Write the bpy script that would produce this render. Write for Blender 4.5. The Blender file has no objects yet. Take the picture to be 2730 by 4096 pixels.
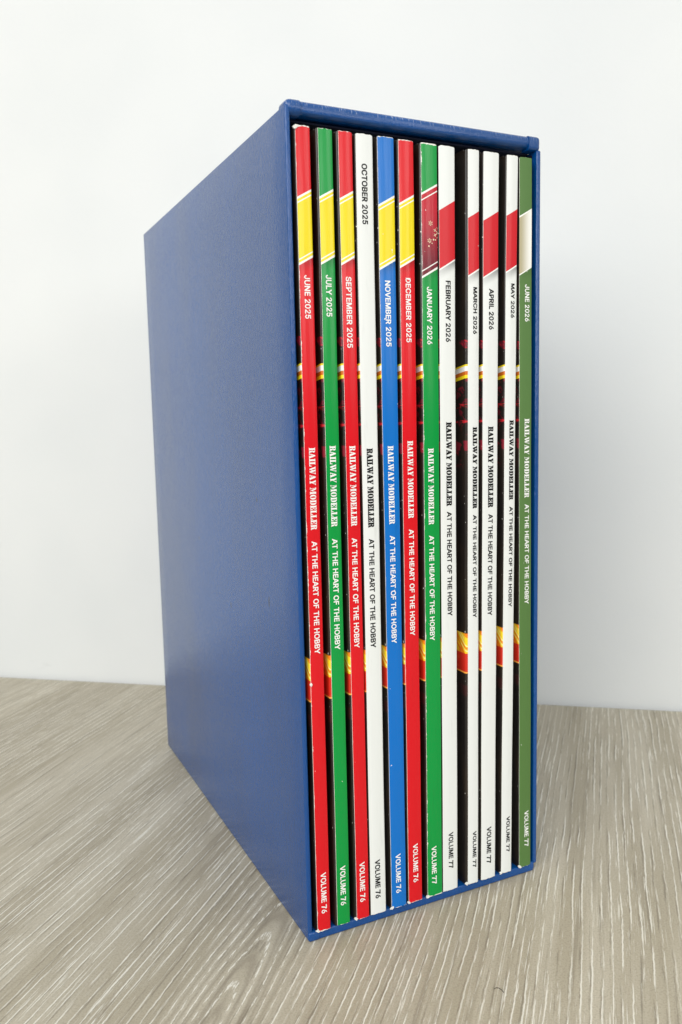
import bpy, bmesh, math, random
from mathutils import Matrix, Vector
random.seed(7)
SC = bpy.context.scene
COL = SC.collection

# ------------------------------------------------------------------ camera
cam_data = bpy.data.cameras.new('camera')
cam = bpy.data.objects.new('camera', cam_data)
COL.objects.link(cam)
SC.camera = cam
CAM = Vector((-0.1139, -0.2739, 0.2015))
YAW, PITCH, ROLL, FPX = -0.4486, -0.1173, 0.0221, 3303.2


def cam_basis():
    cy, sy, cp, sp, cr, sr = (math.cos(YAW), math.sin(YAW), math.cos(PITCH), math.sin(PITCH), math.cos(ROLL), math.sin(ROLL))
    rz = Matrix(((cy, -sy, 0), (sy, cy, 0), (0, 0, 1)))
    rx = Matrix(((1, 0, 0), (0, cp, -sp), (0, sp, cp)))
    ry = Matrix(((cr, 0, sr), (0, 1, 0), (-sr, 0, cr)))
    return rz @ rx @ ry                                  # columns: right, forward, up


B = cam_basis()
right, fwd, up = B.col[0], B.col[1], B.col[2]
cam.matrix_world = Matrix(((right.x, up.x, -fwd.x, CAM.x), (right.y, up.y, -fwd.y, CAM.y), (right.z, up.z, -fwd.z, CAM.z), (0, 0, 0, 1)))
cam_data.sensor_fit = 'VERTICAL'
cam_data.sensor_height = 36.0
cam_data.sensor_width = 24.0
cam_data.lens = FPX / 4096 * 36.0
cam_data.clip_start = 0.01
cam_data.clip_end = 50
cam_data.dof.use_dof = True
cam_data.dof.focus_distance = 0.325
cam_data.dof.aperture_fstop = 18.0

# ------------------------------------------------------------------ light
world = bpy.data.worlds.new('World')
SC.world = world
world.use_nodes = True
_wt = world.node_tree
_bg = _wt.nodes['Background']
_tc = _wt.nodes.new('ShaderNodeTexCoord')
_sp = _wt.nodes.new('ShaderNodeSeparateXYZ')
_rp = _wt.nodes.new('ShaderNodeValToRGB')                        # a pale room: darker floor, bright walls and ceiling
_wt.links.new(_tc.outputs['Generated'], _sp.inputs[0])
_wt.links.new(_sp.outputs[2], _rp.inputs[0])
_wt.links.new(_rp.outputs[0], _bg.inputs[0])
_rp.color_ramp.elements[0].position = 0.0
_rp.color_ramp.elements[0].color = (0.22, 0.21, 0.20, 1)
_rp.color_ramp.elements[1].position = 0.35
_rp.color_ramp.elements[1].color = (0.94, 1.0, 0.965, 1)
world.node_tree.nodes['Background'].inputs[1].default_value = 0.72


def area(name, loc, target, sx, sy, power, color):
    d = bpy.data.lights.new(name, 'AREA')
    d.shape = 'RECTANGLE'
    d.size, d.size_y = sx, sy
    d.energy = power
    d.color = color
    o = bpy.data.objects.new(name, d)
    COL.objects.link(o)
    o.location = loc
    o.rotation_euler = (Vector(target) - Vector(loc)).to_track_quat('-Z', 'Y').to_euler()
    return o


area('window_light', (-0.90, -0.72, 0.76), (0.02, 0.16, 0.17), 1.2, 1.0, 13.5, (1.0, 0.99, 0.985))
area('room_light', (0.55, -0.85, 0.50), (0.05, 0.0, 0.2), 0.12, 0.5, 0.8, (1.0, 0.98, 0.95))
area('front_light', (0.24, -1.15, 0.50), (0.05, 0.2, 0.2), 0.35, 0.35, 1.5, (1.0, 0.99, 0.97))
SC.view_settings.view_transform = 'Standard'
SC.view_settings.look = 'None'
SC.view_settings.gamma = 1.0
SC.view_settings.exposure = 0.18
SC.view_settings.use_curve_mapping = False
SC.render.engine = 'CYCLES'
SC.cycles.max_bounces = 8
SC.cycles.use_denoising = True

# ------------------------------------------------------------------ helpers
def lin(r, g, b):
    f = lambda c: (c / 255 / 12.92) if c / 255 <= 0.04045 else ((c / 255 + 0.055) / 1.055) ** 2.4
    return (f(r), f(g), f(b), 1.0)


class N:
    """A value in a node tree; arithmetic on it makes Math nodes."""

    def __init__(self, t, s):
        self.t, self.s = t, s

    def m(self, op, *args, clamp=False):
        n = self.t.nodes.new('ShaderNodeMath')
        n.operation = op
        n.use_clamp = clamp
        for i, a in enumerate((self,) + args):
            if isinstance(a, N):
                self.t.links.new(a.s, n.inputs[i])
            else:
                n.inputs[i].default_value = a
        return N(self.t, n.outputs[0])

    def __add__(self, o): return self.m('ADD', o)
    def __radd__(self, o): return self.m('ADD', o)
    def __sub__(self, o): return self.m('SUBTRACT', o)
    def __rsub__(self, o): return (self * -1.0) + o
    def __mul__(self, o): return self.m('MULTIPLY', o)
    def __rmul__(self, o): return self.m('MULTIPLY', o)
    def __truediv__(self, o): return self.m('DIVIDE', o)
    def gt(self, o): return self.m('GREATER_THAN', o)
    def lt(self, o): return self.m('LESS_THAN', o)
    def mn(self, o): return self.m('MINIMUM', o)
    def mx(self, o): return self.m('MAXIMUM', o)
    def abs(self): return self.m('ABSOLUTE')
    def sqrt(self): return self.m('SQRT')
    def fract(self): return self.m('FRACT')

    def smooth(self, a, b, c=0.0, d=1.0):
        n = self.t.nodes.new('ShaderNodeMapRange')
        n.interpolation_type = 'SMOOTHSTEP'
        self.t.links.new(self.s, n.inputs['Value'])
        for k, v in zip(('From Min', 'From Max', 'To Min', 'To Max'), (a, b, c, d)):
            n.inputs[k].default_value = v
        return N(self.t, n.outputs['Result'])

    def within(self, a, b): return self.gt(a) * self.lt(b)


class Mat:
    def __init__(self, name, rough=0.5, spec=0.5):
        self.mat = bpy.data.materials.new(name)
        self.mat.use_nodes = True
        self.t = self.mat.node_tree
        self.b = self.t.nodes['Principled BSDF']
        self.b.inputs['Roughness'].default_value = rough
        self.b.inputs['Specular IOR Level'].default_value = spec
        tc = self.t.nodes.new('ShaderNodeTexCoord')
        sx = self.t.nodes.new('ShaderNodeSeparateXYZ')
        self.t.links.new(tc.outputs['Object'], sx.inputs[0])
        self.x, self.y, self.z = (N(self.t, sx.outputs[i]) for i in range(3))

    def vec(self, x, y, z=0.0):
        n = self.t.nodes.new('ShaderNodeCombineXYZ')
        for i, a in enumerate((x, y, z)):
            if isinstance(a, N):
                self.t.links.new(a.s, n.inputs[i])
            else:
                n.inputs[i].default_value = a
        return n.outputs[0]

    def noise(self, x, y, z=0.0, detail=2.0, rough=0.5, dist=0.0):
        n = self.t.nodes.new('ShaderNodeTexNoise')
        n.inputs['Scale'].default_value = 1.0
        n.inputs['Detail'].default_value = detail
        n.inputs['Roughness'].default_value = rough
        n.inputs['Distortion'].default_value = dist
        self.t.links.new(self.vec(x, y, z), n.inputs['Vector'])
        return N(self.t, n.outputs[0])

    def voronoi(self, x, y, z=0.0, feature='F1'):
        n = self.t.nodes.new('ShaderNodeTexVoronoi')
        n.feature = feature
        n.inputs['Scale'].default_value = 1.0
        self.t.links.new(self.vec(x, y, z), n.inputs['Vector'])
        return N(self.t, n.outputs['Distance'])

    def mix(self, f, a, b):
        n = self.t.nodes.new('ShaderNodeMix')
        n.data_type = 'RGBA'
        if isinstance(f, N):
            self.t.links.new(f.s, n.inputs[0])
        else:
            n.inputs[0].default_value = f
        for i, c in ((6, a), (7, b)):
            if isinstance(c, tuple):
                n.inputs[i].default_value = c
            else:
                self.t.links.new(c, n.inputs[i])
        return n.outputs[2]

    def color(self, c):
        if isinstance(c, tuple):
            self.b.inputs['Base Color'].default_value = c
        else:
            self.t.links.new(c, self.b.inputs['Base Color'])
        return self

    def rough(self, r):
        self.t.links.new(r.s, self.b.inputs['Roughness'])
        return self

    def bump(self, h, strength, dist=0.001):
        n = self.t.nodes.new('ShaderNodeBump')
        n.inputs['Strength'].default_value = strength
        n.inputs['Distance'].default_value = dist
        self.t.links.new(h.s, n.inputs['Height'])
        self.t.links.new(n.outputs[0], self.b.inputs['Normal'])
        return self


def link(name, me, parent=None):
    o = bpy.data.objects.new(name, me)
    COL.objects.link(o)
    if parent is not None:
        o.parent = parent
    return o


def tag(o, label=None, cat=None, group=None, kind=None):
    for k, v in (('label', label), ('category', cat), ('group', group), ('kind', kind)):
        if v:
            o[k] = v
    return o


def empty(name, loc):
    o = bpy.data.objects.new(name, None)
    o.empty_display_size = 0.02
    COL.objects.link(o)
    o.location = loc
    return o


def mesh_from(name, verts, faces, mats, fmat=None, smooth=False):
    me = bpy.data.meshes.new(name)
    me.from_pydata([tuple(v) for v in verts], [], faces)
    for m in mats:
        me.materials.append(m.mat if isinstance(m, Mat) else m)
    if fmat:
        me.polygons.foreach_set('material_index', fmat)
    if smooth:
        me.polygons.foreach_set('use_smooth', [True] * len(me.polygons))
    me.update()
    return me


def slab(name, x0, x1, y0, y1, z0, z1, m, bevel=0.0, seg=3, parent=None, pick=None, cuts=0, edit=None):
    """A box with bevelled edges; pick(edge midpoint) chooses which edges are rounded."""
    bm = bmesh.new()
    bmesh.ops.create_cube(bm, size=1.0)
    for v in bm.verts:
        v.co = Vector((x0 + (v.co.x + .5) * (x1 - x0), y0 + (v.co.y + .5) * (y1 - y0), z0 + (v.co.z + .5) * (z1 - z0)))
    if bevel:
        es = [e for e in bm.edges if pick is None or pick((e.verts[0].co + e.verts[1].co) / 2)]
        bmesh.ops.bevel(bm, geom=es, offset=bevel, segments=seg, profile=0.5, affect='EDGES')
    if edit:
        edit(bm)
    me = bpy.data.meshes.new(name)
    bm.to_mesh(me)
    bm.free()
    me.materials.append(m.mat)
    for p in me.polygons:
        p.use_smooth = True
    o = link(name, me, parent)
    try:
        me.set_sharp_from_angle(angle=math.radians(40))
    except Exception:
        pass
    return o


# ------------------------------------------------------------------ materials
def wood_material():
    m = Mat('limed_grey_oak', 0.5, 0.35)
    a = math.radians(46.5)
    c, s = math.cos(a), math.sin(a)
    u = m.x * c + m.y * s
    v = m.y * c - m.x * s
    warp = m.noise(u * 5.0, v * 16.0, detail=2.0) - 0.5
    warp2 = m.noise(u * 40.0, v * 130.0, 3.0, detail=3.0) - 0.5
    jig = m.noise(u * 330.0, v * 420.0, 6.0, detail=2.0) - 0.5
    # two cathedral figures: one in front of the box on the left, one further right
    def figure(v0, u0, k, fade0, fade1, amp):
        dv = v - v0 + warp * amp
        h = (u - u0) * k
        keep = u.smooth(fade0, fade1, 1.0, 0.0)
        near = dv.abs().smooth(0.008, 0.026, 1.0, 0.0) * keep
        return (dv * dv + h * h * keep).sqrt(), near

    f, near = figure(0.0173, -0.056, 0.115, 0.05, 0.12, 0.0075)
    dens = m.noise(u * 1.5, v * 20.0, 9.0, detail=1.0)
    ring = (f + warp2 * 0.0012 + jig * 0.0007) / 0.0035 + dens * 3.4
    tri = 1.0 - ((ring.fract() * 2.0) - 1.0).abs()
    line = tri.smooth(0.78, 0.91)
    long_d = m.noise(u * 34.0, v * 620.0, 1.0, detail=4.0, rough=0.65)
    short_d = m.noise(u * 210.0, v * 1500.0, 1.0, detail=3.0, rough=0.6)
    much = m.noise(u * 5.0, v * 40.0, 2.0, detail=2.0)
    pores = line * (long_d.smooth(0.44, 0.52) * (1.0 - near) + short_d.smooth(0.46, 0.54) * near).mn(1.0)
    pores = pores * much.smooth(0.34, 0.50, 0.45, 1.0).mx(near)
    fine = m.noise(u * 160.0, v * 2400.0, 5.0, detail=2.0, rough=0.6).smooth(0.60, 0.70) * much.smooth(0.42, 0.66, 0.08, 0.5)
    thin = m.noise(u * 30.0, v * 1050.0, 7.0, detail=3.0, rough=0.65).smooth(0.595, 0.65) * much.smooth(0.36, 0.6, 0.15, 0.9) * (1.0 - near)
    white = pores.mx(fine).mx(thin)
    dark = (((ring + 0.2).fract() * 2.0 - 1.0).abs() * -1.0 + 1.0).smooth(0.68, 0.9) * long_d.smooth(0.46, 0.6) * (1.0 - white)
    tone = m.noise(u * 4.0, v * 60.0, 4.0, detail=3.0, rough=0.6)
    tone2 = m.noise(u * 1.6, v * 9.0, 6.0, detail=2.0)
    grit = m.noise(m.x * 1400.0, m.y * 1400.0, 0.0, detail=2.0)
    col = m.mix(tone.smooth(0.34, 0.66), lin(*(172, 161, 140)), lin(*(192, 182, 163)))
    col = m.mix(tone2.smooth(0.42, 0.66, 0.0, 0.55), col, lin(*(158, 147, 127)))
    col = m.mix(grit.smooth(0.42, 0.7, 0.0, 0.28), col, lin(118, 108, 93))
    streak = m.noise(u * 8.0, v * 300.0, 12.0, detail=3.0, rough=0.6)
    col = m.mix(streak.smooth(0.52, 0.72, 0.0, 0.45), col, lin(122, 111, 94))
    col = m.mix(near * tri.smooth(0.0, 0.6, 0.45, 0.0), col, lin(128, 116, 99))
    col = m.mix(dark * 0.45, col, lin(98, 88, 73))  # relief shadow beside the white pores, painted into the colour
    col = m.mix(white * 0.78, col, lin(*(234, 229, 217)))
    m.color(col)
    m.rough(white.smooth(0.0, 1.0, 0.42, 0.62))
    m.bump(white * 1.0 - dark * 0.6 + grit * 0.25, 0.35, 0.0002)
    return m


def wall_material():
    m = Mat('painted_white_wall', 0.6, 0.3)
    big = m.noise(m.x * 5.0, m.y * 5.0, m.z * 5.0, detail=3.0)
    col = m.mix(big.smooth(0.3, 0.7), lin(227, 229, 229), lin(235, 236, 235))
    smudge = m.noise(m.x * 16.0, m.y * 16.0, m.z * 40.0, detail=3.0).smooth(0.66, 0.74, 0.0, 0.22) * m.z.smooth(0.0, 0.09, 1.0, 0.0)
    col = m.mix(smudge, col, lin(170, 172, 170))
    m.color(col)
    m.bump(m.noise(m.x * 260.0, m.y * 260.0, m.z * 260.0, detail=4.0), 0.12, 0.0006)
    return m


def leather_material(name, worn):
    m = Mat(name, 0.36, 0.48)
    m.b.inputs['Coat Weight'].default_value = 0.24
    m.b.inputs['Coat Roughness'].default_value = 0.16
    cloud = m.noise(m.x * 14.0, m.y * 14.0, m.z * 6.0, detail=3.0)
    col = m.mix(cloud.smooth(0.3, 0.7), lin(*(0, 66, 130)), lin(*(0, 75, 146)))
    if worn == 'side':                                            # three small dark nicks in the covering
        nick = None
        for (py, pz, ry, rz) in ((0.125, 0.142, 0.0012, 0.0010), (0.078, 0.117, 0.0006, 0.0020), (0.040, 0.168, 0.0009, 0.0011), (0.030, 0.128, 0.0008, 0.0030)):
            dy, dz = (m.y - py) / ry, (m.z - pz) / rz
            d = (dy * dy + dz * dz).sqrt().smooth(0.6, 1.0, 1.0, 0.0)
            nick = d if nick is None else nick.mx(d)
        col = m.mix(nick * 0.75, col, lin(22, 30, 62))
    else:                                                        # rubbed threads of white along the upper rim
        rub = m.noise(m.x * 1500.0, m.y * 260.0, m.z * 260.0, detail=3.0).smooth(0.53, 0.68)
        where = m.z.smooth(0.3072, 0.3080) * m.z.smooth(0.3086, 0.3092, 1.0, 0.0) * m.x.smooth(0.02, 0.10, 0.8, 0.2)
        col = m.mix(rub * where * 0.75, col, lin(196, 205, 226))
    m.color(col)
    grain = m.voronoi(m.x * 1500.0, m.y * 1500.0, m.z * 620.0)
    wr = m.noise(m.x * 1300.0, m.y * 1300.0, m.z * 430.0, detail=3.0, rough=0.6, dist=0.6)
    wave = m.noise(m.x * 60.0, m.y * 60.0, m.z * 22.0, detail=2.0)
    m.bump(grain * 0.4 + wr * 1.6 + wave * 0.6, 0.75, 0.00022)
    m.rough(cloud.smooth(0.25, 0.75, *(0.18, 0.27)))
    return m


H_MAG = 0.297
Z_BASE = 0.0037


def art_material():
    """Back cover: black, with a printed swoosh, red fragments and an orange panel."""
    m = Mat('printed_back_cover', 0.3, 0.45)
    z = m.z + Z_BASE
    y = m.y
    zs = z + y * 0.16 - 0.0004
    mm = 0.001
    col = lin(27, 23, 21)
    cloud = m.noise(y * 90.0, z * 35.0, 3.0, detail=2.0)
    col = m.mix(cloud.smooth(0.4, 0.7, 0.0, 0.8), col, lin(44, 34, 24))
    win = z.smooth(0.178, 0.186) * z.smooth(0.213, 0.216, 1.0, 0.0)
    win = win.mx(z.within(0.2262, 0.2294))
    frag = m.noise(y * 170.0 + z * 60.0, z * 230.0 - y * 90.0, 8.0, detail=2.0, dist=1.2)
    col = m.mix(frag.smooth(0.53, 0.60) * win, col, lin(104, 20, 36))
    col = m.mix(frag.smooth(0.64, 0.69) * win, col, lin(186, 26, 40))
    bar = z.within(0.2029, 0.2046).mx(z.within(0.1972, 0.1982))
    col = m.mix(bar * m.noise(y * 240.0, z * 700.0, 2.0).smooth(0.45, 0.62) * 0.8, col, lin(222, 34, 48))
    col = m.mix(z.within(0.1862, 0.1902) * frag.smooth(0.40, 0.45), col, lin(134, 30, 46))
    col = m.mix(zs.within(0.2187, 0.2196), col, lin(244, 214, 30))
    col = m.mix(zs.within(0.2170, 0.2189), col, lin(240, 240, 238))
    col = m.mix(zs.within(0.2155, 0.2170), col, lin(206, 106, 22))
    col = m.mix(zs.within(0.2142, 0.2155), col, lin(246, 218, 26))
    diag = z - y * 1.0
    stripe = m.noise(diag * 420.0, (z + y) * 60.0, 4.0, detail=2.0, dist=0.8)
    flame = m.mix(stripe.smooth(0.44, 0.56), lin(238, 126, 20), lin(248, 214, 34))
    flame = m.mix(stripe.smooth(0.64, 0.70), flame, lin(250, 238, 170))
    col = m.mix(z.within(0.1037, 0.1121), col, flame)
    ember = m.noise(y * 220.0, z * 340.0, 1.0, detail=3.0)
    red = m.mix(ember.smooth(0.5, 0.75), lin(206, 42, 26), lin(224, 96, 34))
    col = m.mix(z.within(0.0958, 0.1037), col, red)
    col = m.mix(z.within(0.0954, 0.0960), col, lin(250, 170, 70))
    col = m.mix(z.within(0.0858, 0.0904) * cloud.smooth(0.35, 0.6), col, lin(64, 26, 26))
    chip = m.noise(y * 900.0, z * 620.0, m.x * 900.0, detail=2.0).smooth(0.735, 0.76)
    col = m.mix(chip * y.lt(0.0012), col, lin(225, 222, 216))
    m.color(col)
    m.bump(m.noise(y * 160.0, z * 26.0, m.x * 160.0, detail=2.0), 0.25, 0.0004)
    return m


def ink_material(name, rgb, half, wear, gloss, band=None, fade=0.0, grad=None, foldwear=0.1):
    """Printed card: rgb ink with white paper showing at rubbed ends and fold; band=(z, slope) prints a soft fade below the sash."""
    m = Mat(name, gloss, 0.36)
    col = lin(*rgb)
    if grad:
        col = m.mix(m.z.smooth(grad[0], grad[1]), lin(*grad[2]), col)
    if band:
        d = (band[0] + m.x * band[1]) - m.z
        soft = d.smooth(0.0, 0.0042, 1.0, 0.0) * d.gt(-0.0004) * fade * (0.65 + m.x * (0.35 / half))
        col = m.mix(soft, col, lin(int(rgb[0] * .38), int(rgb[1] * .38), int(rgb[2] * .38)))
    end = m.z.mn(m.z * -1.0 + H_MAG)
    rag = m.noise(m.x * 900.0, m.z * 900.0, half * 9000.0, detail=3.0, rough=0.6)
    torn = (end - rag * 0.0010 * wear).smooth(-0.0005, -0.0003, 1.0, 0.0)
    fold = ((m.x + half) - m.noise(m.x * 500.0, m.z * 260.0, half * 7000.0, detail=4.0, rough=0.7).smooth(0.50, 0.72) * 0.0007 * foldwear).smooth(0.00006, 0.00014, 1.0, 0.0)
    spot = m.noise(m.x * 700.0, m.z * 420.0, half * 5000.0, detail=2.0).smooth(0.765, 0.785)
    col = m.mix(torn.mx(fold).mx(spot), col, lin(236, 234, 228))
    dirt = m.noise(m.x * 500.0, m.z * 60.0, 5.0 + half * 3000.0, detail=4.0)
    col = m.mix(dirt.smooth(0.6, 0.85, 0.0, 0.25), col, lin(int(rgb[0] * .7), int(rgb[1] * .7), int(rgb[2] * .7)))
    m.color(col)
    m.bump(m.noise(m.x * 420.0, m.z * 22.0, half * 9000.0, detail=2.0, rough=0.4), 0.22, 0.0005)
    return m


def plain(name, rgb, rough=0.5, spec=0.4):
    return Mat(name, rough, spec).color(lin(*rgb))


M_WOOD = wood_material()
M_WALL = wall_material()
M_SIDE = leather_material('blue_leathercloth_side', 'side')
M_RIM = leather_material('blue_leathercloth_rim', 'rim')
M_ART = art_material()
M_INNER_SHADE = plain('dark_navy_inner_shade', (16, 20, 38), 0.8, 0.15)  # near-black colour standing in for the shade inside the case
M_PAPER = Mat('page_edges', 0.8, 0.2)
M_PAPER.color(M_PAPER.mix(M_PAPER.noise(M_PAPER.x * 4000.0, 0.0, M_PAPER.z * 3.0).smooth(0.35, 0.65), lin(205, 203, 196), lin(236, 234, 228)))
M_TORN = plain('torn_white_paper', (232, 230, 224), 0.85, 0.2)
M_TEXT_W = plain('white_lettering', (240, 240, 238), 0.4, 0.4)
M_TEXT_K = plain('black_lettering', (9, 9, 11), 0.5, 0.15)
M_LINE = plain('white_sash_line', (240, 240, 236), 0.35, 0.4)
M_FLAKE = plain('cream_snowflake_print', (240, 206, 178), 0.4, 0.4)
M_SEAM = plain('pale_seam', (120, 138, 180), 0.5, 0.4)

# ------------------------------------------------------------------ setting
# the table: a thick board whose back edge meets the wall
WA, WB = Vector((-0.0844, 0.4199, 0)), Vector((0.3182, 0.1065, 0))
wdir = (WB - WA).normalized()
wnorm = Vector((wdir.y, -wdir.x, 0))                              # towards the camera


def plan(a, n):                                                   # along the wall, out from it
    return WA + wdir * a + wnorm * n


def prism(name, corners, z0, z1, m):
    k = len(corners)
    vs = [(p.x, p.y, z0) for p in corners] + [(p.x, p.y, z1) for p in corners]
    fs = [tuple(range(k - 1, -1, -1)), tuple(range(k, 2 * k))] + [(i, (i + 1) % k, k + (i + 1) % k, k + i) for i in range(k)]
    return link(name, mesh_from(name, vs, fs, [m]))


table = prism('table', [plan(-1.5, 0.0), plan(-1.5, 1.0), plan(1.7, 1.0), plan(1.7, 0.0)], -0.025, 0.0, M_WOOD)
tag(table, 'pale grey limed oak table top under the blue box', 'table', kind='structure')
wall = prism('wall', [plan(-1.5, -0.003), plan(1.7, -0.003), plan(1.7, -0.08), plan(-1.5, -0.08)], -0.03, 1.25, M_WALL)
tag(wall, 'plain white painted wall behind the blue box', 'wall', kind='structure')

# ------------------------------------------------------------------ slipcase
CW, CD, CH = 0.1100, 0.2175, 0.3095
case = tag(empty('slipcase', (0, 0, 0)), 'dark blue leathercloth slipcase open at the front, standing on the table full of magazines', 'slipcase')


def front_or_top(mid):
    return True


def puff(bm):
    """Light unevenness of the covered board, kept within the panel."""
    for v in bm.verts:
        v.co += Vector((random.uniform(-1, 1), random.uniform(-1, 1), random.uniform(-1, 1))) * 0.00006


def sink_back(bm):
    """The rolled rim stands a millimetre above the back of the box."""
    for v in bm.verts:
        v.co.z -= 0.0011 * max(0.0, v.co.y) / CD


def side_left_edit(bm):
    bmesh.ops.subdivide_edges(bm, edges=[e for e in bm.edges if (e.verts[0].co - e.verts[1].co).length > 0.05], cuts=14, use_grid_fill=True)
    for v in bm.verts:                                            # the board bows outwards very slightly
        if v.co.x < 0.0006:
            t = max(0.0, math.sin(math.pi * v.co.y / CD)) * max(0.0, math.sin(math.pi * v.co.z / CH))
            v.co.x -= 0.0009 * t


slab('side_panel', 0.0, 0.0019, 0.0, CD, 0.0004, CH - 0.0021, M_SIDE, 0.0006, 3, case, edit=side_left_edit)
slab('side_panel', 0.1081, CW + 0.0002, 0.0001, CD, 0.0030, CH - 0.0050, M_RIM, 0.0007, 3, case)
slab('top_panel', 0.0016, CW - 0.0008, 0.0002, CD - 0.0005, CH - 0.0046, CH, M_RIM, 0.0019, 6, case, edit=sink_back,
     pick=lambda p: abs(p.y - 0.0002) < 1e-6 or p.z > CH - 0.0005)
slab('bottom_panel', 0.0016, CW - 0.0018, -0.0003, CD - 0.0005, 0.0, Z_BASE, M_RIM, 0.0008, 3, case,
     pick=lambda p: p.y < 0.0005)
slab('back_panel', 0.0016, CW - 0.0012, CD - 0.0021, CD + 0.0002, 0.0006, CH - 0.0019, M_RIM, 0.0005, 2, case)
# thin dark sheets added inside, giving the case's inner shade as colour
slab('inner_shade', 0.0027, CW - 0.0030, 0.0045, CD - 0.0030, CH - 0.0062, CH - 0.0056, M_INNER_SHADE, parent=case)
slab('inner_shade', 0.1074, 0.10805, 0.0030, CD - 0.0030, Z_BASE + 0.0003, CH - 0.0064, M_INNER_SHADE, parent=case)
slab('inner_shade', 0.00195, 0.0023, 0.0030, CD - 0.0030, Z_BASE + 0.0003, CH - 0.0064, M_INNER_SHADE, parent=case)
# folded corners of the covering
slab('corner_fold', 0.0002, 0.0058, -0.0003, 0.0060, CH - 0.0052, CH + 0.0003, M_RIM, 0.0024, 6, case,
     pick=lambda p: not (p.x > 0.004 or p.y > 0.004))
slab('corner_fold', 0.1042, CW - 0.0002, -0.0001, 0.0050, CH - 0.0054, CH + 0.0001, M_RIM, 0.0014, 4, case,
     pick=lambda p: not (p.x < 0.106 or p.y > 0.004))
slab('corner_fold', 0.0001, 0.0043, -0.0005, 0.0040, 0.0, 0.0039, M_RIM, 0.0009, 3, case,
     pick=lambda p: not (p.x > 0.003 or p.y > 0.003))
slab('corner_fold', 0.1046, CW - 0.0010, -0.0001, 0.0040, 0.0, 0.0041, M_RIM, 0.0012, 3, case,
     pick=lambda p: not (p.x < 0.106 or p.y > 0.003))

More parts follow.
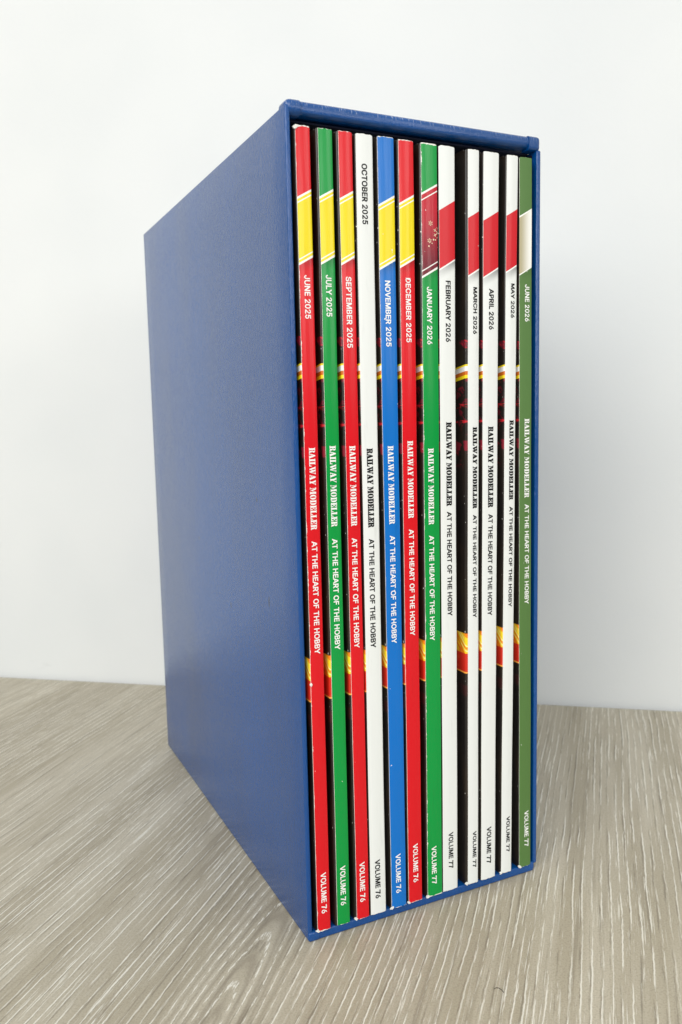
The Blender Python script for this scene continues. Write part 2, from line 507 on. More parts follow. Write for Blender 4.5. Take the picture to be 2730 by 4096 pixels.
# ------------------------------------------------------------------ lettering
GLYPHS = {
    'A': (480, [[[16,0],[201,509],[276,509],[463,0],[395,0],[287,302],[276,334],[264,372],[250,420],[232,478],[245,478],[228,419],[213,371],[201,333],[191,302],[85,0]],[[110,142],[110,199],[370,199],[370,142]]]),
    'B': (456, [[[60,0],[60,509],[241,509],[289,504],[329,491],[359,469],[381,442],[394,410],[398,374],[395,344],[387,320],[373,301],[356,286],[336,275],[315,267],[315,262],[339,257],[363,245],[385,227],[402,203],[414,173],[418,136],[413,100],[400,67],[377,39],[344,18],[301,4],[247,0]],[[125,57],[245,57],[296,63],[330,80],[349,105],[355,137],[352,161],[342,184],[327,203],[306,218],[279,228],[248,231],[125,231]],[[125,285],[238,285],[265,288],[288,296],[308,309],[323,326],[333,348],[336,372],[330,403],[313,429],[283,446],[240,452],[125,452]]]),
    'C': (510, [[[267,-7],[205,1],[150,25],[104,63],[70,115],[48,179],[40,254],[48,329],[70,393],[104,445],[150,484],[205,508],[267,516],[305,513],[340,504],[373,490],[402,471],[427,447],[448,418],[463,385],[473,348],[408,348],[401,373],[389,395],[375,413],[357,428],[337,440],[315,449],[292,454],[267,456],[223,450],[184,432],[150,403],[125,364],[109,314],[103,254],[109,194],[125,145],[151,105],[184,76],[223,59],[267,53],[292,55],[315,60],[337,69],[357,81],[375,96],[389,114],[401,136],[408,160],[473,160],[463,124],[448,91],[428,62],[402,38],[373,19],[341,5],[305,-4]]]),
    'D': (502, [[[219,0],[96,0],[96,57],[215,57],[272,63],[318,81],[354,110],[379,149],[394,198],[399,255],[394,312],[379,361],[354,399],[320,428],[275,446],[221,452],[93,452],[93,509],[225,509],[294,501],[353,478],[399,441],[433,391],[455,329],[462,255],[455,181],[433,119],[398,68],[351,31],[291,8]],[[125,509],[125,0],[60,0],[60,509]]]),
    'E': (419, [[[60,0],[60,509],[372,509],[372,452],[125,452],[125,286],[355,286],[355,229],[125,229],[125,57],[375,57],[375,0]]]),
    'F': (410, [[[60,0],[60,509],[369,509],[369,452],[125,452],[125,278],[346,278],[346,221],[125,221],[125,0]]]),
    'G': (520, [[[269,-7],[205,1],[149,25],[104,64],[69,116],[47,179],[40,254],[47,329],[69,393],[103,445],[149,484],[203,508],[265,516],[304,513],[340,504],[374,489],[403,469],[429,445],[449,416],[465,384],[474,349],[408,349],[399,372],[387,393],[373,411],[356,427],[337,439],[315,448],[291,454],[265,456],[222,450],[183,432],[150,404],[125,364],[109,314],[103,254],[109,194],[125,145],[151,105],[184,76],[224,59],[269,53],[309,57],[345,71],[374,93],[396,123],[410,160],[415,202],[434,199],[283,199],[283,256],[478,256],[478,200],[471,141],[451,91],[419,50],[377,19],[326,0]]]),
    'H': (517, [[[60,0],[60,509],[125,509],[125,289],[392,289],[392,509],[457,509],[457,0],[392,0],[392,232],[125,232],[125,0]]]),
    'J': (396, [[[185,-7],[124,3],[75,33],[44,81],[33,145],[33,173],[98,173],[98,145],[104,104],[122,74],[149,56],[185,50],[220,56],[248,74],[266,104],[272,145],[272,509],[336,509],[336,145],[326,81],[294,33],[246,3]]]),
    'L': (393, [[[60,0],[60,509],[125,509],[125,57],[361,57],[361,0]]]),
    'N': (523, [[[60,0],[60,509],[136,509],[343,183],[352,169],[363,151],[375,130],[388,107],[401,82],[414,55],[405,54],[402,81],[401,108],[400,134],[399,157],[399,178],[399,195],[399,509],[463,509],[463,0],[387,0],[202,290],[190,310],[177,331],[164,354],[148,381],[130,413],[108,452],[119,454],[121,417],[122,384],[123,354],[124,328],[125,307],[125,291],[125,0]]]),
    'O': (533, [[[267,-7],[205,1],[150,25],[105,63],[70,115],[48,179],[40,254],[48,329],[70,393],[105,445],[150,484],[205,508],[267,516],[329,508],[384,484],[429,445],[464,393],[486,329],[493,254],[486,179],[464,115],[429,63],[384,25],[329,1]],[[267,53],[310,59],[349,76],[383,105],[408,144],[425,194],[430,254],[425,314],[408,365],[383,404],[349,433],[310,450],[267,456],[223,450],[184,433],[151,404],[125,364],[109,314],[103,254],[109,194],[125,144],[151,105],[184,76],[223,59]]]),
    'P': (445, [[[60,0],[60,509],[235,509],[289,503],[332,487],[366,462],[390,430],[404,391],[409,348],[404,304],[390,265],[366,233],[332,207],[289,191],[235,186],[109,186],[109,242],[233,242],[269,246],[297,256],[318,272],[333,294],[342,319],[344,348],[342,376],[333,402],[318,423],[297,439],[268,449],[232,452],[125,452],[125,0]]]),
    'R': (449, [[[60,0],[60,509],[236,509],[290,504],[333,489],[367,465],[390,433],[405,395],[409,352],[405,309],[390,271],[367,240],[333,217],[289,203],[236,198],[96,198],[96,255],[234,255],[269,258],[298,267],[319,281],[334,300],[342,324],[345,352],[342,380],[334,405],[319,425],[298,440],[269,449],[233,452],[125,452],[125,0]],[[353,0],[230,229],[303,229],[428,0]]]),
    'S': (447, [[[224,-9],[172,-4],[128,9],[91,31],[64,60],[46,96],[38,137],[104,137],[110,110],[123,88],[142,71],[166,59],[194,52],[224,49],[257,52],[286,60],[311,74],[329,92],[341,114],[346,139],[342,161],[332,179],[316,193],[296,205],[272,214],[245,222],[184,239],[128,260],[86,289],[60,326],[52,372],[58,413],[75,448],[102,476],[138,498],[180,511],[227,516],[275,511],[316,498],[351,476],[377,449],[394,415],[401,378],[337,378],[326,412],[302,437],[267,453],[225,459],[194,456],[167,448],[145,435],[129,418],[118,398],[115,376],[119,352],[131,334],[148,319],[169,308],[191,300],[212,293],[264,279],[287,272],[312,264],[336,252],[359,238],[379,220],[395,198],[405,171],[408,139],[403,99],[386,64],[360,34],[323,11],[278,-4]]]),
    'T': (449, [[[32,452],[32,509],[417,509],[417,452],[257,452],[257,0],[193,0],[193,452]]]),
    'U': (517, [[[259,-8],[203,-2],[154,15],[114,43],[85,80],[66,124],[60,173],[60,509],[124,509],[124,178],[128,144],[141,113],[160,87],[187,68],[220,56],[259,52],[298,56],[331,68],[357,87],[377,113],[389,144],[393,178],[393,509],[457,509],[457,173],[451,124],[433,80],[403,43],[363,15],[315,-2]]]),
    'V': (480, [[[204,0],[16,509],[84,509],[192,206],[203,176],[215,137],[230,89],[248,31],[235,31],[252,90],[267,138],[279,176],[290,206],[395,509],[463,509],[278,0]]]),
    'Y': (472, [[[203,0],[203,208],[16,509],[91,509],[192,344],[208,318],[222,292],[236,264],[250,230],[224,230],[237,265],[251,293],[265,318],[280,344],[381,509],[455,509],[268,208],[268,0]]]),
    '0': (453, [[[227,-7],[174,1],[130,24],[95,62],[69,113],[53,178],[48,254],[53,330],[69,395],[95,447],[130,484],[174,508],[227,516],[279,508],[323,484],[358,447],[384,395],[400,330],[405,254],[400,178],[384,113],[359,62],[323,24],[279,1]],[[227,50],[261,56],[290,74],[313,103],[330,144],[340,194],[344,254],[340,314],[330,365],[313,405],[290,435],[261,453],[227,460],[192,453],[163,435],[140,405],[123,365],[113,314],[109,254],[113,194],[123,144],[140,103],[163,74],[192,56]]]),
    '2': (453, [[[64,0],[64,47],[234,229],[261,257],[282,282],[299,305],[311,327],[318,348],[320,371],[317,397],[308,419],[293,436],[273,449],[250,457],[224,460],[196,457],[172,447],[153,433],[139,413],[130,390],[127,362],[66,362],[71,405],[86,442],[111,473],[143,496],[182,511],[225,516],[268,511],[306,497],[337,474],[361,445],[376,411],[381,372],[378,345],[371,318],[357,290],[336,259],[306,223],[267,180],[153,60],[153,57],[389,57],[389,0]]]),
    '5': (453, [[[221,-7],[178,-2],[140,11],[108,32],[83,60],[66,93],[60,130],[122,130],[127,108],[138,89],[154,73],[173,60],[196,52],[221,50],[250,53],[276,64],[298,82],[314,104],[324,131],[328,162],[324,193],[314,221],[297,244],[275,262],[248,273],[218,277],[192,275],[167,268],[145,258],[128,246],[67,253],[96,509],[366,509],[366,452],[151,452],[134,301],[136,301],[155,315],[178,325],[203,331],[229,334],[263,330],[294,321],[321,306],[345,285],[364,260],[379,231],[388,199],[391,163],[385,117],[369,76],[343,41],[309,15],[268,-1]]]),
    '6': (453, [[[226,-7],[182,-1],[142,15],[109,40],[84,74],[69,115],[64,162],[68,199],[80,239],[102,285],[137,340],[252,509],[322,509],[151,261],[145,261],[154,275],[165,288],[179,299],[196,307],[214,312],[235,314],[278,309],[316,295],[346,271],[370,240],[384,201],[389,157],[384,112],[368,73],[343,39],[310,14],[271,-2]],[[226,48],[254,52],[279,63],[299,79],[314,101],[324,128],[327,157],[324,187],[314,213],[299,235],[279,251],[254,262],[226,265],[198,262],[174,252],[153,235],[138,214],[128,188],[125,158],[128,128],[138,102],[153,79],[174,63],[198,52]]]),
    '7': (453, [[[97,0],[323,448],[323,452],[62,452],[62,509],[391,509],[391,449],[165,0]]]),
}
GLYPHS['I'] = (180, [[(54, 0), (126, 0), (126, 509), (54, 509)]])
GLYPHS['M'] = (590, [[(48, 0), (118, 0), (118, 400), (262, 0), (328, 0), (472, 400), (472, 0), (542, 0), (542, 509), (436, 509), (295, 116), (154, 509), (48, 509)]])
GLYPHS['A'] = (490, [[(6, 0), (200, 509), (290, 509), (484, 0), (406, 0), (356, 136), (134, 136), (84, 0)], [(158, 202), (245, 438), (332, 202)]])
GLYPHS['7'] = (440, [[(36, 509), (410, 509), (410, 446), (290, 270), (214, 0), (136, 0), (214, 270), (328, 438), (36, 438)]])
GLYPHS['V'] = (470, [[(8, 509), (86, 509), (235, 92), (384, 509), (462, 509), (275, 0), (195, 0)]])
GLYPHS['Y'] = (470, [[(8, 509), (94, 509), (235, 272), (376, 509), (462, 509), (271, 200), (271, 0), (199, 0), (199, 200)]])
GLYPHS['N'] = (510, [[(50, 0), (122, 0), (122, 388), (374, 0), (460, 0), (460, 509), (388, 509), (388, 122), (136, 509), (50, 509)]])

GLYPHS['R'] = (450, [[(50, 0), (122, 0), (122, 204), (214, 204), (326, 0), (412, 0), (290, 218), (350, 244), (388, 290), (398, 356), (388, 424), (350, 476), (290, 502), (226, 509), (50, 509)],
                     [(122, 266), (122, 446), (226, 446), (274, 440), (308, 416), (322, 382), (324, 356), (322, 330), (308, 296), (274, 272), (226, 266)]])


def stem(x):
    return [(x, 0), (x + 54, 0), (x + 54, 8), (x + 43, 8), (x + 43, 92), (x + 54, 92), (x + 54, 100), (x, 100), (x, 92), (x + 11, 92), (x + 11, 8), (x, 8)]


FOOT = [(47, 0), (88, 0), (90, 40), (83, 40), (73, 14), (58, 8), (47, 8)]
FAT = {
    'R': (106, [stem(0), [(47, 52), (80, 54), (92, 64), (95, 76), (92, 88), (80, 98), (58, 100), (58, 93), (64, 88), (66, 76), (64, 64), (58, 58), (47, 58)],
                [(54, 46), (80, 48), (90, 38), (92, 12), (104, 8), (104, 0), (72, 0), (63, 12), (62, 36)]]),
    'A': (108, [[(40, 100), (60, 100), (96, 8), (106, 8), (106, 0), (50, 0), (50, 8), (60, 8), (33, 82)],
                [(30, 76), (9, 8), (0, 8), (0, 0), (34, 0), (34, 8), (19, 8), (25, 28), (46, 28), (43, 36), (28, 36), (36, 62)]]),
    'I': (58, [stem(0)]),
    'L': (94, [stem(0), FOOT]),
    'W': (160, [[(0, 100), (46, 100), (46, 92), (38, 92), (58, 32), (50, 0), (42, 0), (9, 92), (0, 92)],
                [(54, 0), (61, 28), (72, 62), (77, 48), (62, 0)],
                [(54, 100), (100, 100), (100, 92), (92, 92), (110, 30), (103, 0), (95, 0), (64, 92), (54, 92)],
                [(107, 0), (113, 26), (132, 92), (120, 92), (120, 100), (154, 100), (154, 92), (143, 92), (114, 0)]]),
    'Y': (102, [[(0, 100), (44, 100), (44, 92), (37, 92), (55, 52), (55, 8), (66, 8), (66, 0), (14, 0), (14, 8), (25, 8), (25, 44), (8, 92), (0, 92)],
                [(58, 52), (76, 92), (64, 92), (64, 100), (98, 100), (98, 92), (87, 92), (61, 42)]]),
    'M': (142, [[(0, 0), (32, 0), (32, 8), (20, 8), (20, 74), (13, 90), (13, 8), (0, 8)],
                [(0, 100), (42, 100), (68, 38), (56, 4), (24, 82), (16, 92), (0, 92)],
                [(84, 100), (136, 100), (136, 92), (126, 92), (126, 8), (136, 8), (136, 0), (82, 0), (82, 8), (93, 8), (93, 82), (74, 36), (71, 44), (92, 94)]]),
    'O': (104, [[(46, 100), (22, 94), (6, 76), (0, 50), (6, 24), (22, 6), (46, 0), (46, 6), (37, 16), (33, 34), (32, 50), (33, 66), (37, 84), (46, 94)],
                [(52, 100), (76, 94), (92, 76), (98, 50), (92, 24), (76, 6), (52, 0), (52, 6), (61, 16), (65, 34), (66, 50), (65, 66), (61, 84), (52, 94)]]),
    'D': (106, [stem(0), [(58, 100), (78, 97), (94, 80), (100, 50), (94, 20), (78, 3), (58, 0), (58, 7), (64, 16), (67, 32), (68, 50), (67, 68), (64, 84), (58, 93)]]),
    'E': (96, [stem(0), FOOT, [(58, 100), (86, 100), (88, 64), (81, 64), (72, 84), (58, 92)], [(47, 54), (58, 56), (62, 68), (68, 68), (68, 32), (62, 32), (58, 44), (47, 46)]]),
}
_text_cache = {}


def grow(lp, d):
    """Polygon moved outwards by d (counter-clockwise or clockwise alike)."""
    ar = sum(p[0] * q[1] - q[0] * p[1] for p, q in zip(lp, lp[1:] + lp[:1]))
    sg = 1 if ar > 0 else -1
    out = []
    n = len(lp)
    for i in range(n):
        p0, p, p1 = Vector(lp[i - 1]), Vector(lp[i]), Vector(lp[(i + 1) % n])
        e0, e1 = (p - p0).normalized(), (p1 - p).normalized()
        n0, n1 = Vector((e0.y, -e0.x)) * sg, Vector((e1.y, -e1.x)) * sg
        m = n0 + n1
        if m.length < 1e-4:
            m = n0
        m.normalize()
        k = min(2.0, 1 / max(0.3, m.dot(n0)))
        out.append(tuple(p + m * d * k))
    return out


def fill(loops, off):
    """Triangles of one filled outline with holes, by way of a 2D curve."""
    cu = bpy.data.curves.new('word', 'CURVE')
    cu.dimensions = '2D'
    cu.fill_mode = 'FRONT'
    cu.offset = off
    for lp in loops:
        sp = cu.splines.new('POLY')
        sp.points.add(len(lp) - 1)
        for p, (px, py) in zip(sp.points, lp):
            p.co = (px, py, 0, 1)
        sp.use_cyclic_u = True
    ob = bpy.data.objects.new('word', cu)
    COL.objects.link(ob)
    dg = bpy.context.evaluated_depsgraph_get()
    dg.update()
    me = bpy.data.meshes.new_from_object(ob.evaluated_get(dg), depsgraph=dg)
    bpy.data.objects.remove(ob)
    bpy.data.curves.remove(cu)
    vs = [(v.co.x, v.co.y) for v in me.vertices]
    fs = [tuple(p.vertices) for p in me.polygons]
    bpy.data.meshes.remove(me)
    return vs, fs


_glyph_cache = {}


def text_mesh(s, fat, off):
    """Flat triangles of a word: (along 0..1, height in capitals, layer)."""
    vs, fs = [], []
    pen = 0.0
    for ch in s:
        if ch == ' ':
            pen += 0.42 if fat else 0.40
            continue
        adv, loops = (FAT[ch] if fat else GLYPHS[ch])
        k = 1 / 100 if fat else 1 / 509
        key = (ch, fat, off)
        if key not in _glyph_cache:
            if fat:
                _glyph_cache[key] = [fill([[(a * k, b * k) for a, b in grow(list(lp), off)]], 0.0) for lp in loops]
            else:
                _glyph_cache[key] = [fill([[(a * k, b * k) for a, b in lp] for lp in loops], off)]
        for layer, (gv, gf) in enumerate(_glyph_cache[key]):
            o = len(vs)
            vs += [(a + pen, b, layer) for a, b in gv]
            fs += [tuple(o + q for q in f) for f in gf]
        pen += adv * k + (0.03 if fat else 0.0)
    lo = min(v[0] for v in vs)
    hi = max(v[0] for v in vs)
    return [((a - lo) / (hi - lo), b, c) for a, b, c in vs], fs


# ------------------------------------------------------------------ magazines
RED, GREEN, BLUE, WHITE = (216, 14, 28), (0, 148, 62), (4, 110, 196), (230, 232, 230)
YELLOW, CRIMSON, OLIVE, CREAM = (234, 212, 0), (206, 20, 34), (84, 120, 62), (226, 222, 206)
# left and right spine edge (mm) low and high, black wrap before the print, ink, lettering, sash, date, volume, lettering centre, wear, roughness
MAGS = [
    dict(x=(3.56, 9.13, 3.23, 8.90), wrap=0.35, ink=RED, txt='w', sash=('yellow', 278.3, 255.2), date='JUNE 2025', vol='76', c=.52, wear=1.5, fw=0.4, r=.22,
         z=(250.4, 235.4, 189.9, 160.1, 155.9, 113.6, 27.4, 10.9), y=-.9, bits=('bl', 'tl'),
         label='bright red magazine spine dated June 2025, against the left wall of the box'),
    dict(x=(11.95, 17.80, 11.88, 17.37), wrap=0.8, ink=GREEN, txt='w', sash=('yellow', 279.2, 255.9), date='JULY 2025', vol='76', c=.48, wear=1.0, r=.22,
         z=(250.9, 236.4, 190.3, 160.6, 156.1, 114.0, 27.9, 11.7), y=-.8, bits=(),
         label='green magazine spine with a yellow sash dated July 2025'),
    dict(x=(20.43, 25.95, 19.57, 25.34), wrap=0.8, ink=RED, txt='w', sash=('yellow', 279.3, 256.1), date='SEPTEMBER 2025', vol='76', c=.47, wear=1.0, r=.22,
         z=(250.7, 225.5, 190.0, 160.2, 155.7, 113.5, 27.3, 10.8), y=-.9, bits=('bl',),
         label='red magazine spine dated September 2025, touching the all-white October one'),
    dict(x=(26.64, 33.82, 26.60, 33.31), wrap=0.4, ink=WHITE, txt='k', sash=None, date='OCTOBER 2025', vol='76', c=.46, wear=1.0, r=.45,
         z=(290.5, 269.5, 188.8, 159.1, 154.8, 112.5, 26.5, 10.3), y=-.9, bits=(),
         label='plain white magazine spine with no sash, dated October 2025 at its very top'),
    dict(x=(36.07, 42.78, 34.93, 42.19), wrap=0.3, ink=BLUE, txt='w', sash=('yellow', 278.8, 255.6), date='NOVEMBER 2025', vol='76', c=.46, wear=1.2, r=.22,
         z=(250.1, 226.2, 189.4, 159.7, 155.3, 113.0, 26.5, 10.0), y=-1.1, bits=('bl',),
         label='bright blue magazine spine with a yellow sash dated November 2025'),
    dict(x=(44.18, 50.55, 43.83, 50.52), wrap=0.5, ink=RED, txt='w', sash=('yellow', 280.0, 256.7), date='DECEMBER 2025', vol='76', c=.51, wear=1.3, r=.22,
         z=(251.5, 227.9, 191.0, 161.3, 157.0, 114.9, 28.6, 12.3), y=-.9, bits=('bl',),
         label='red magazine spine dated December 2025, between the blue and the Christmas green one'),
    dict(x=(53.07, 60.62, 53.65, 60.53), wrap=0.6, ink=GREEN, txt='w', sash=('crimson', 284.7, 253.7), date='JANUARY 2026', vol='77', c=.43, wear=1.6, fw=0.55, r=.22,
         z=(248.7, 227.3, 187.8, 158.1, 153.8, 111.6, 25.2, 8.9), y=-.9, bits=('bl',),
         label='green magazine spine with a dark red snowflake sash dated January 2026'),
    dict(x=(60.87, 68.32, 61.35, 68.57), wrap=0.1, ink=WHITE, txt='k', sash=('red', 279.2, 257.1), date='FEBRUARY 2026', vol='77', c=.52, wear=0.9, r=.3,
         z=(251.4, 228.4, 197.7, 164.8, 162.6, 120.5, 29.1, 13.3), y=-.7, bits=(),
         label='white magazine spine with a red sash dated February 2026, leaning next to the widest gap'),
    dict(x=(73.18, 78.44, 74.24, 79.61), wrap=1.0, ink=WHITE, txt='k', sash=('red', 276.8, 254.7), date='MARCH 2026', vol='77', c=.60, wear=1.2, r=.3,
         z=(249.5, 231.6, 195.5, 163.0, 160.5, 118.3, 26.9, 10.8), y=-1.0, bits=('bl',),
         label='white and red magazine spine dated March 2026, showing much of its black back cover'),
    dict(x=(80.19, 87.24, 81.38, 89.12), wrap=0.35, ink=WHITE, txt='k', sash=('red', 277.0, 255.1), date='APRIL 2026', vol='77', c=.51, wear=0.8, r=.3,
         z=(249.3, 233.5, 195.5, 162.9, 160.3, 118.2, 26.9, 10.6), y=-.9, bits=(),
         label='wide white magazine spine with a red sash dated April 2026'),
    dict(x=(90.69, 96.21, 92.63, 98.18), wrap=0.5, ink=WHITE, txt='k', sash=('red', 279.2, 257.2), date='MAY 2026', vol='77', c=.60, wear=1.3, r=.3,
         z=(251.8, 238.4, 197.8, 165.3, 162.6, 120.5, 29.0, 13.0), y=-.7, bits=('bl',),
         label='white and red magazine spine dated May 2026, beside the olive green one'),
    dict(x=(100.22, 105.75, 98.55, 105.75), wrap=0.1, ink=OLIVE, txt='w', sash=('cream', 279.9, 256.9), date='JUNE 2026', vol='77', c=.59, wear=0.8, r=.5,
         z=(251.8, 237.2, 198.2, 165.7, 163.0, 120.7, 29.1, 12.8), y=-.5, bits=('bl',),
         label='matt olive green magazine spine with a cream sash dated June 2026'),
]
GROUP = 'magazines standing side by side in the blue slipcase'
mm = 0.001


def torn_bit(root, x, z, up_sign, seed):
    r = random.Random(seed)
    pts = []
    for k in range(9):
        a = 2 * math.pi * k / 9
        rad = mm * (0.45 + 0.65 * r.random())
        pts.append((x + rad * 1.0 * math.cos(a), -0.0002 - 0.0003 * r.random(), z + rad * 0.75 * math.sin(a) + up_sign * 0.0002))
    vs = pts + [(p[0], p[1] + 0.00045, p[2]) for p in pts]
    k = len(pts)
    fs = [tuple(range(k)), tuple(range(2 * k - 1, k - 1, -1))] + [(i, k + i, k + (i + 1) % k, (i + 1) % k) for i in range(k)]
    # drop the flake just in front of and around the corner
    link('torn_paper', mesh_from('torn_paper', vs, fs, [M_TORN]), root)


def magazine(i, d):
    xl0, xr0, xl1, xr1 = (v * mm for v in d['x'])                 # at z = 55 and z = 290 mm
    lean = math.atan2(((xl1 - xl0) + (xr1 - xr0)) / 2, 0.235)
    w = ((xr0 - xl0) + (xr1 - xl1)) / 2
    xc55 = (xl0 + xr0) / 2
    xbase = xc55 - math.tan(lean) * (0.055 - Z_BASE)
    root = tag(empty('magazine', (xbase, d['y'] * mm, Z_BASE + abs(math.sin(lean)) * w / 2)), d['label'], 'magazine', GROUP)
    root.rotation_euler = (0, lean, 0)
    rnd = random.Random(100 + i)
    wrap = d['wrap'] * mm
    hl, hr = -w / 2 - wrap, w / 2                                 # body left (with wrap) and right
    half = w / 2
    bulge = 0.00022
    rc = max(0.0003, min(0.0008, wrap))                           # rounding at the back-cover fold
    rr = 0.0006                                                   # at the front-cover fold

    def face_y(x):
        t = max(-1.0, min(1.0, x / half))
        return -bulge * (1 - t * t)

    # profile of the card round the spine, from back cover to front cover
    prof = [(hl, 0.0016), (hl, rc + 0.0002)]
    for k in range(1, 5):
        a = math.pi / 2 * k / 4
        prof.append((hl + rc * (1 - math.cos(a)), rc * (1 - math.sin(a)) + 0.00005))
    n_black = len(prof)
    if prof[-1][0] > -half + 1e-5:                                # little wrap: squeeze the rounding into it
        over = prof[-1][0] - hl
        prof = [(hl + (p[0] - hl) * (max(wrap, 0.00012) / over), p[1]) for p in prof]
    elif prof[-1][0] < -half - 1e-5:
        prof.append((-half, 0.00002))
        n_black += 1
    ncol = 10
    for k in range(1, ncol + 1):
        x = -half + (2 * half - rr) * k / ncol
        prof.append((x, face_y(x)))
    y_end = face_y(prof[-1][0])
    for k in range(1, 5):
        a = math.pi / 2 * k / 4
        prof.append((hr - rr + rr * math.sin(a), y_end + rr * (1 - math.cos(a))))
    prof.append((hr, 0.0016))

    z = [q * mm - Z_BASE for q in d['z']]
    rows = []                                                     # (height at the middle, slope, material above it is the next row's)
    slope = 0.56
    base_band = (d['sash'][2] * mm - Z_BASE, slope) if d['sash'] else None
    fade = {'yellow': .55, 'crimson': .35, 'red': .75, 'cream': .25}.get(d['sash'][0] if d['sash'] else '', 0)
    nm = d['date'].lower().replace(' ', '_')
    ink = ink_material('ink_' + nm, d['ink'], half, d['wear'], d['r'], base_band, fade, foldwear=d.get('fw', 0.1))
    mats = [M_ART, ink, M_LINE]
    if d['sash']:
        kind, top, bot = d['sash']
        top, bot = top * mm - Z_BASE, bot * mm - Z_BASE
        if kind == 'red':
            slope = 0.58
        sash_rgb = {'yellow': YELLOW, 'crimson': (188, 22, 44), 'red': CRIMSON, 'cream': CREAM}[kind]
        grad = (bot, top - 0.006, (112, 26, 42)) if kind == 'crimson' else None
        sash = ink_material('sash_' + nm, sash_rgb, half, d['wear'], d['r'], grad=grad, foldwear=d.get('fw', 0.1) * 0.5)
        if kind == 'cream':
            t_ = sash
            t_.color(t_.mix(t_.x.smooth(-half, half * .9), lin(176, 166, 132), lin(246, 245, 240)))
        mats.append(sash)
        if kind in ('yellow', 'crimson'):
            g2 = 0.0016 if kind == 'crimson' else 0.0009
            rows = [(0, 0, None), (bot, slope, 1), (bot + .0008, slope, 2), (bot + .0008 + g2, slope, 3), (bot + .00125 + g2, slope, 2),
                    (top - .00125 - g2, slope, 3), (top - .0008 - g2, slope, 2), (top - .0008, slope, 3), (top, slope, 2), (H_MAG, 0, 1)]
        elif kind == 'red':
            rows = [(0, 0, None), (bot, slope, 1), (bot + .0006, slope, 2), (top, slope, 3), (H_MAG, 0, 1)]
        else:
            rows = [(0, 0, None), (bot, slope, 1), (bot + .0005, slope, 2), (top - .0006, slope, 3), (top, slope, 2), (H_MAG, 0, 1)]
    else:
        rows = [(0, 0, None), (H_MAG, 0, 1)]
    # extra rows so that the card can wander a little
    fine = [rows[0]]
    for r in rows[1:]:
        z0, s0 = fine[-1][:2]
        n = max(1, int((r[0] - z0) / 0.018))
        for k in range(1, n + 1):
            t = k / n
            fine.append((z0 + (r[0] - z0) * t, s0 + (r[1] - s0) * t, r[2]))
    P = len(prof)
    verts, faces, fm = [], [], []
    jt = [rnd.uniform(-.00013, .00007) for _ in prof]
    jb = [rnd.uniform(-.00002, .00022) for _ in prof]
    for ri, (zc, sl, _) in enumerate(fine):
        wob = 0.00006 * math.sin(zc * 90 + i) + 0.00005 * math.sin(zc * 31 + 2 * i)
        for k, (x, y) in enumerate(prof):
            zz = zc + sl * max(-half, min(half, x))
            if ri == 0:
                zz += jb[k]
            if ri == len(fine) - 1:
                zz += jt[k]
                zz -= 0.0006 * max(0.0, (x - (hr - 0.0009)) / 0.0009) ** 2 + 0.0005 * max(0.0, ((hl + 0.0006) - x) / 0.0006)
            verts.append((x, y + wob, zz))
    for ri in range(1, len(fine)):
        for k in range(P - 1):
            a, b = (ri - 1) * P + k, (ri - 1) * P + k + 1
            faces.append((a, b, b + P, a + P))
            fm.append(0 if k < n_black - 1 else fine[ri][2])
    # lettering: reads downwards, tops of the letters to the right
    mats.append(M_TEXT_W if d['txt'] == 'w' else M_TEXT_K)
    ti = len(mats) - 1
    cx = -half + d['c'] * w
    small = w < 0.0057 and i >= 8
    caps = (1.65 if small else 2.05, 1.95 if small else 2.35, 1.6 if small else 2.0, 1.65 if small else 2.05)
    for (s, fat, za, zb, cap) in ((d['date'], False, z[0], z[1], caps[0]), ('RAILWAY MODELLER', True, z[2], z[3], caps[1]),
                                  ('AT THE HEART OF THE HOBBY', False, z[4], z[5], caps[2]), ('VOLUME ' + d['vol'], False, z[6], z[7], caps[3])):
        tv, tf = text_mesh(s, fat, (1.0 if d['txt'] == 'w' else 3.2) if fat else (0.036 if d['txt'] == 'w' else 0.046))
        o = len(verts)
        cap *= mm
        for (a, b, layer) in tv:
            x = cx - cap / 2 + b * cap
            zc = za + (zb - za) * a
            wob = 0.00006 * math.sin(zc * 90 + i) + 0.00005 * math.sin(zc * 31 + 2 * i)
            verts.append((x, face_y(x) + wob - 0.00007 - 0.000012 * layer, zc))
        for f in tf:
            # face the camera (-y): with x to the right and z up the winding must be counter-clockwise
            p = [verts[o + q] for q in f]
            ar = sum(p[j][0] * p[(j + 1) % len(p)][2] - p[(j + 1) % len(p)][0] * p[j][2] for j in range(len(p)))
            q = tuple(o + q for q in f)
            faces.append(q if ar > 0 else q[::-1])
            fm.append(ti)
    if d['sash'] and d['sash'][0] == 'crimson':                   # printed snowflakes
        mats.append(M_FLAKE)
        fi = len(mats) - 1

        def quad(x0, z0, x1, z1, t):
            dx, dz = x1 - x0, z1 - z0
            ln = math.hypot(dx, dz)
            nx, nz = -dz / ln * t / 2, dx / ln * t / 2
            o = len(verts)
            q = [(x0 - nx, z0 - nz), (x1 - nx, z1 - nz), (x1 + nx, z1 + nz), (x0 + nx, z0 + nz)]
            q = [(min(half - .0003, max(-half + .0002, a)), b) for a, b in q]
            for a, b in q:
                verts.append((a, face_y(a) - 0.00007 - 0.000004 * (len(verts) % 40), b))
            faces.append((o, o + 1, o + 2, o + 3))
            fm.append(fi)

        def flake(fx, fz, r, t):
            for k in range(6):
                a = math.pi / 6 + k * math.pi / 3
                ex, ez = fx + r * math.cos(a), fz + r * math.sin(a)
                quad(fx + t * math.cos(a), fz + t * math.sin(a), ex, ez, t)
                for da in (-.8, .8):
                    bx, bz = fx + r * .6 * math.cos(a), fz + r * .6 * math.sin(a)
                    quad(bx, bz, bx + r * .35 * math.cos(a + da), bz + r * .35 * math.sin(a + da), t * .8)

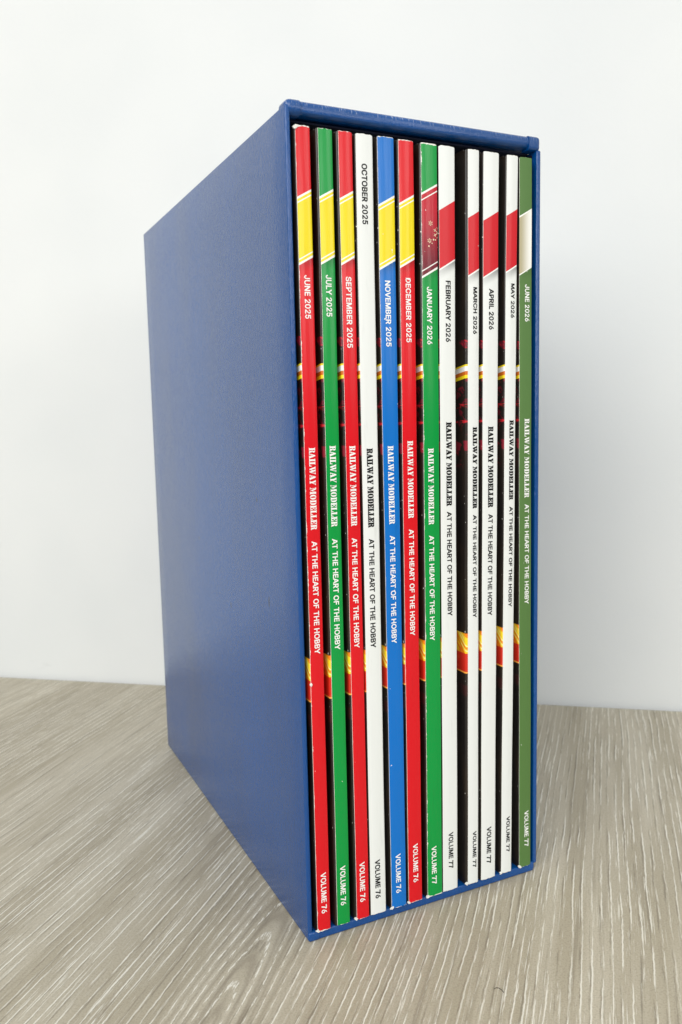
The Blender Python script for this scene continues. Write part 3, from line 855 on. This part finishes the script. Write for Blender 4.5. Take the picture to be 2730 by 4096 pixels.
        xm = -xbase - math.tan(lean) * 0.268
        flake(0.0572 + xm, 0.2720 - Z_BASE, 0.00095, 0.00020)
        flake(0.0607 + xm, 0.2687 - Z_BASE, 0.0024, 0.00026)
        flake(0.0567 + xm, 0.2656 - Z_BASE, 0.0009, 0.00020)
        for (dx, dz, r) in ((0.0585, 0.2661, .00040), (0.0594, 0.2661, .00030), (0.0578, 0.2647, .00026), (0.0564, 0.2636, .00036), (0.0615, 0.2640, .0004), (0.0613, 0.2785, .00035)):
            quad(dx + xm - r * .8, dz - Z_BASE, dx + xm + r * .8, dz - Z_BASE, r * 1.6)
    sp = link('spine', mesh_from('spine', verts, faces, mats, fm), root)
    for p in sp.data.polygons:
        p.use_smooth = True
    try:
        sp.data.set_sharp_from_angle(angle=math.radians(50))
    except Exception:
        pass
    # covers and pages
    t = 0.00025
    dep = 0.2095
    slab('back_cover', hl, hl + t, 0.0016, dep, 0.0, H_MAG, M_ART, parent=root)
    slab('front_cover', hr - t, hr, 0.0016, dep, 0.0, H_MAG, ink, parent=root)
    slab('pages', hl + t + .00002, hr - t - .00002, 0.0009, dep - 0.0005, 0.0002, H_MAG - 0.0005, M_PAPER, parent=root)
    if 'bl' in d['bits']:
        torn_bit(root, hl + 0.0004, 0.0004, 1, 40 + i)
    if 'tl' in d['bits']:
        torn_bit(root, hl + 0.0002, H_MAG - 0.0009, -1, 60 + i)
        torn_bit(root, hl + 0.0007, H_MAG - 0.0003, -1, 61 + i)
        torn_bit(root, hl + 0.0004, 0.0983, 1, 71 + i)
    return root


for i, d in enumerate(MAGS):
    magazine(i, d)

# ------------------------------------------------------------------ a stray hair on the table
cu_pts = [(0.0, 0.0), (0.0008, 0.0004), (0.0017, 0.0003), (0.0025, -0.0003), (0.0030, -0.0012)]
hv, hf = [], []
hx, hy = (0.0475, -0.054)
for k, (a, b) in enumerate(cu_pts):
    p = Vector((hx, hy, 0.00016)) + Vector((right.x, right.y, 0)).normalized() * a + Vector((fwd.x, fwd.y, 0)).normalized() * b * 1.6
    for q in range(6):
        an = q * math.pi / 3
        hv.append((p.x + 0.00007 * math.cos(an), p.y, p.z + 0.00012 * math.sin(an)))
    if k:
        for q in range(6):
            a0, a1 = (k - 1) * 6 + q, (k - 1) * 6 + (q + 1) % 6
            hf.append((a0, a1, a1 + 6, a0 + 6))
hair = link('hair', mesh_from('hair', hv, hf, [plain('dark_hair', (52, 46, 42), 0.5)]))
tag(hair, 'tiny curved dark hair lying on the table in front of the box', 'hair')
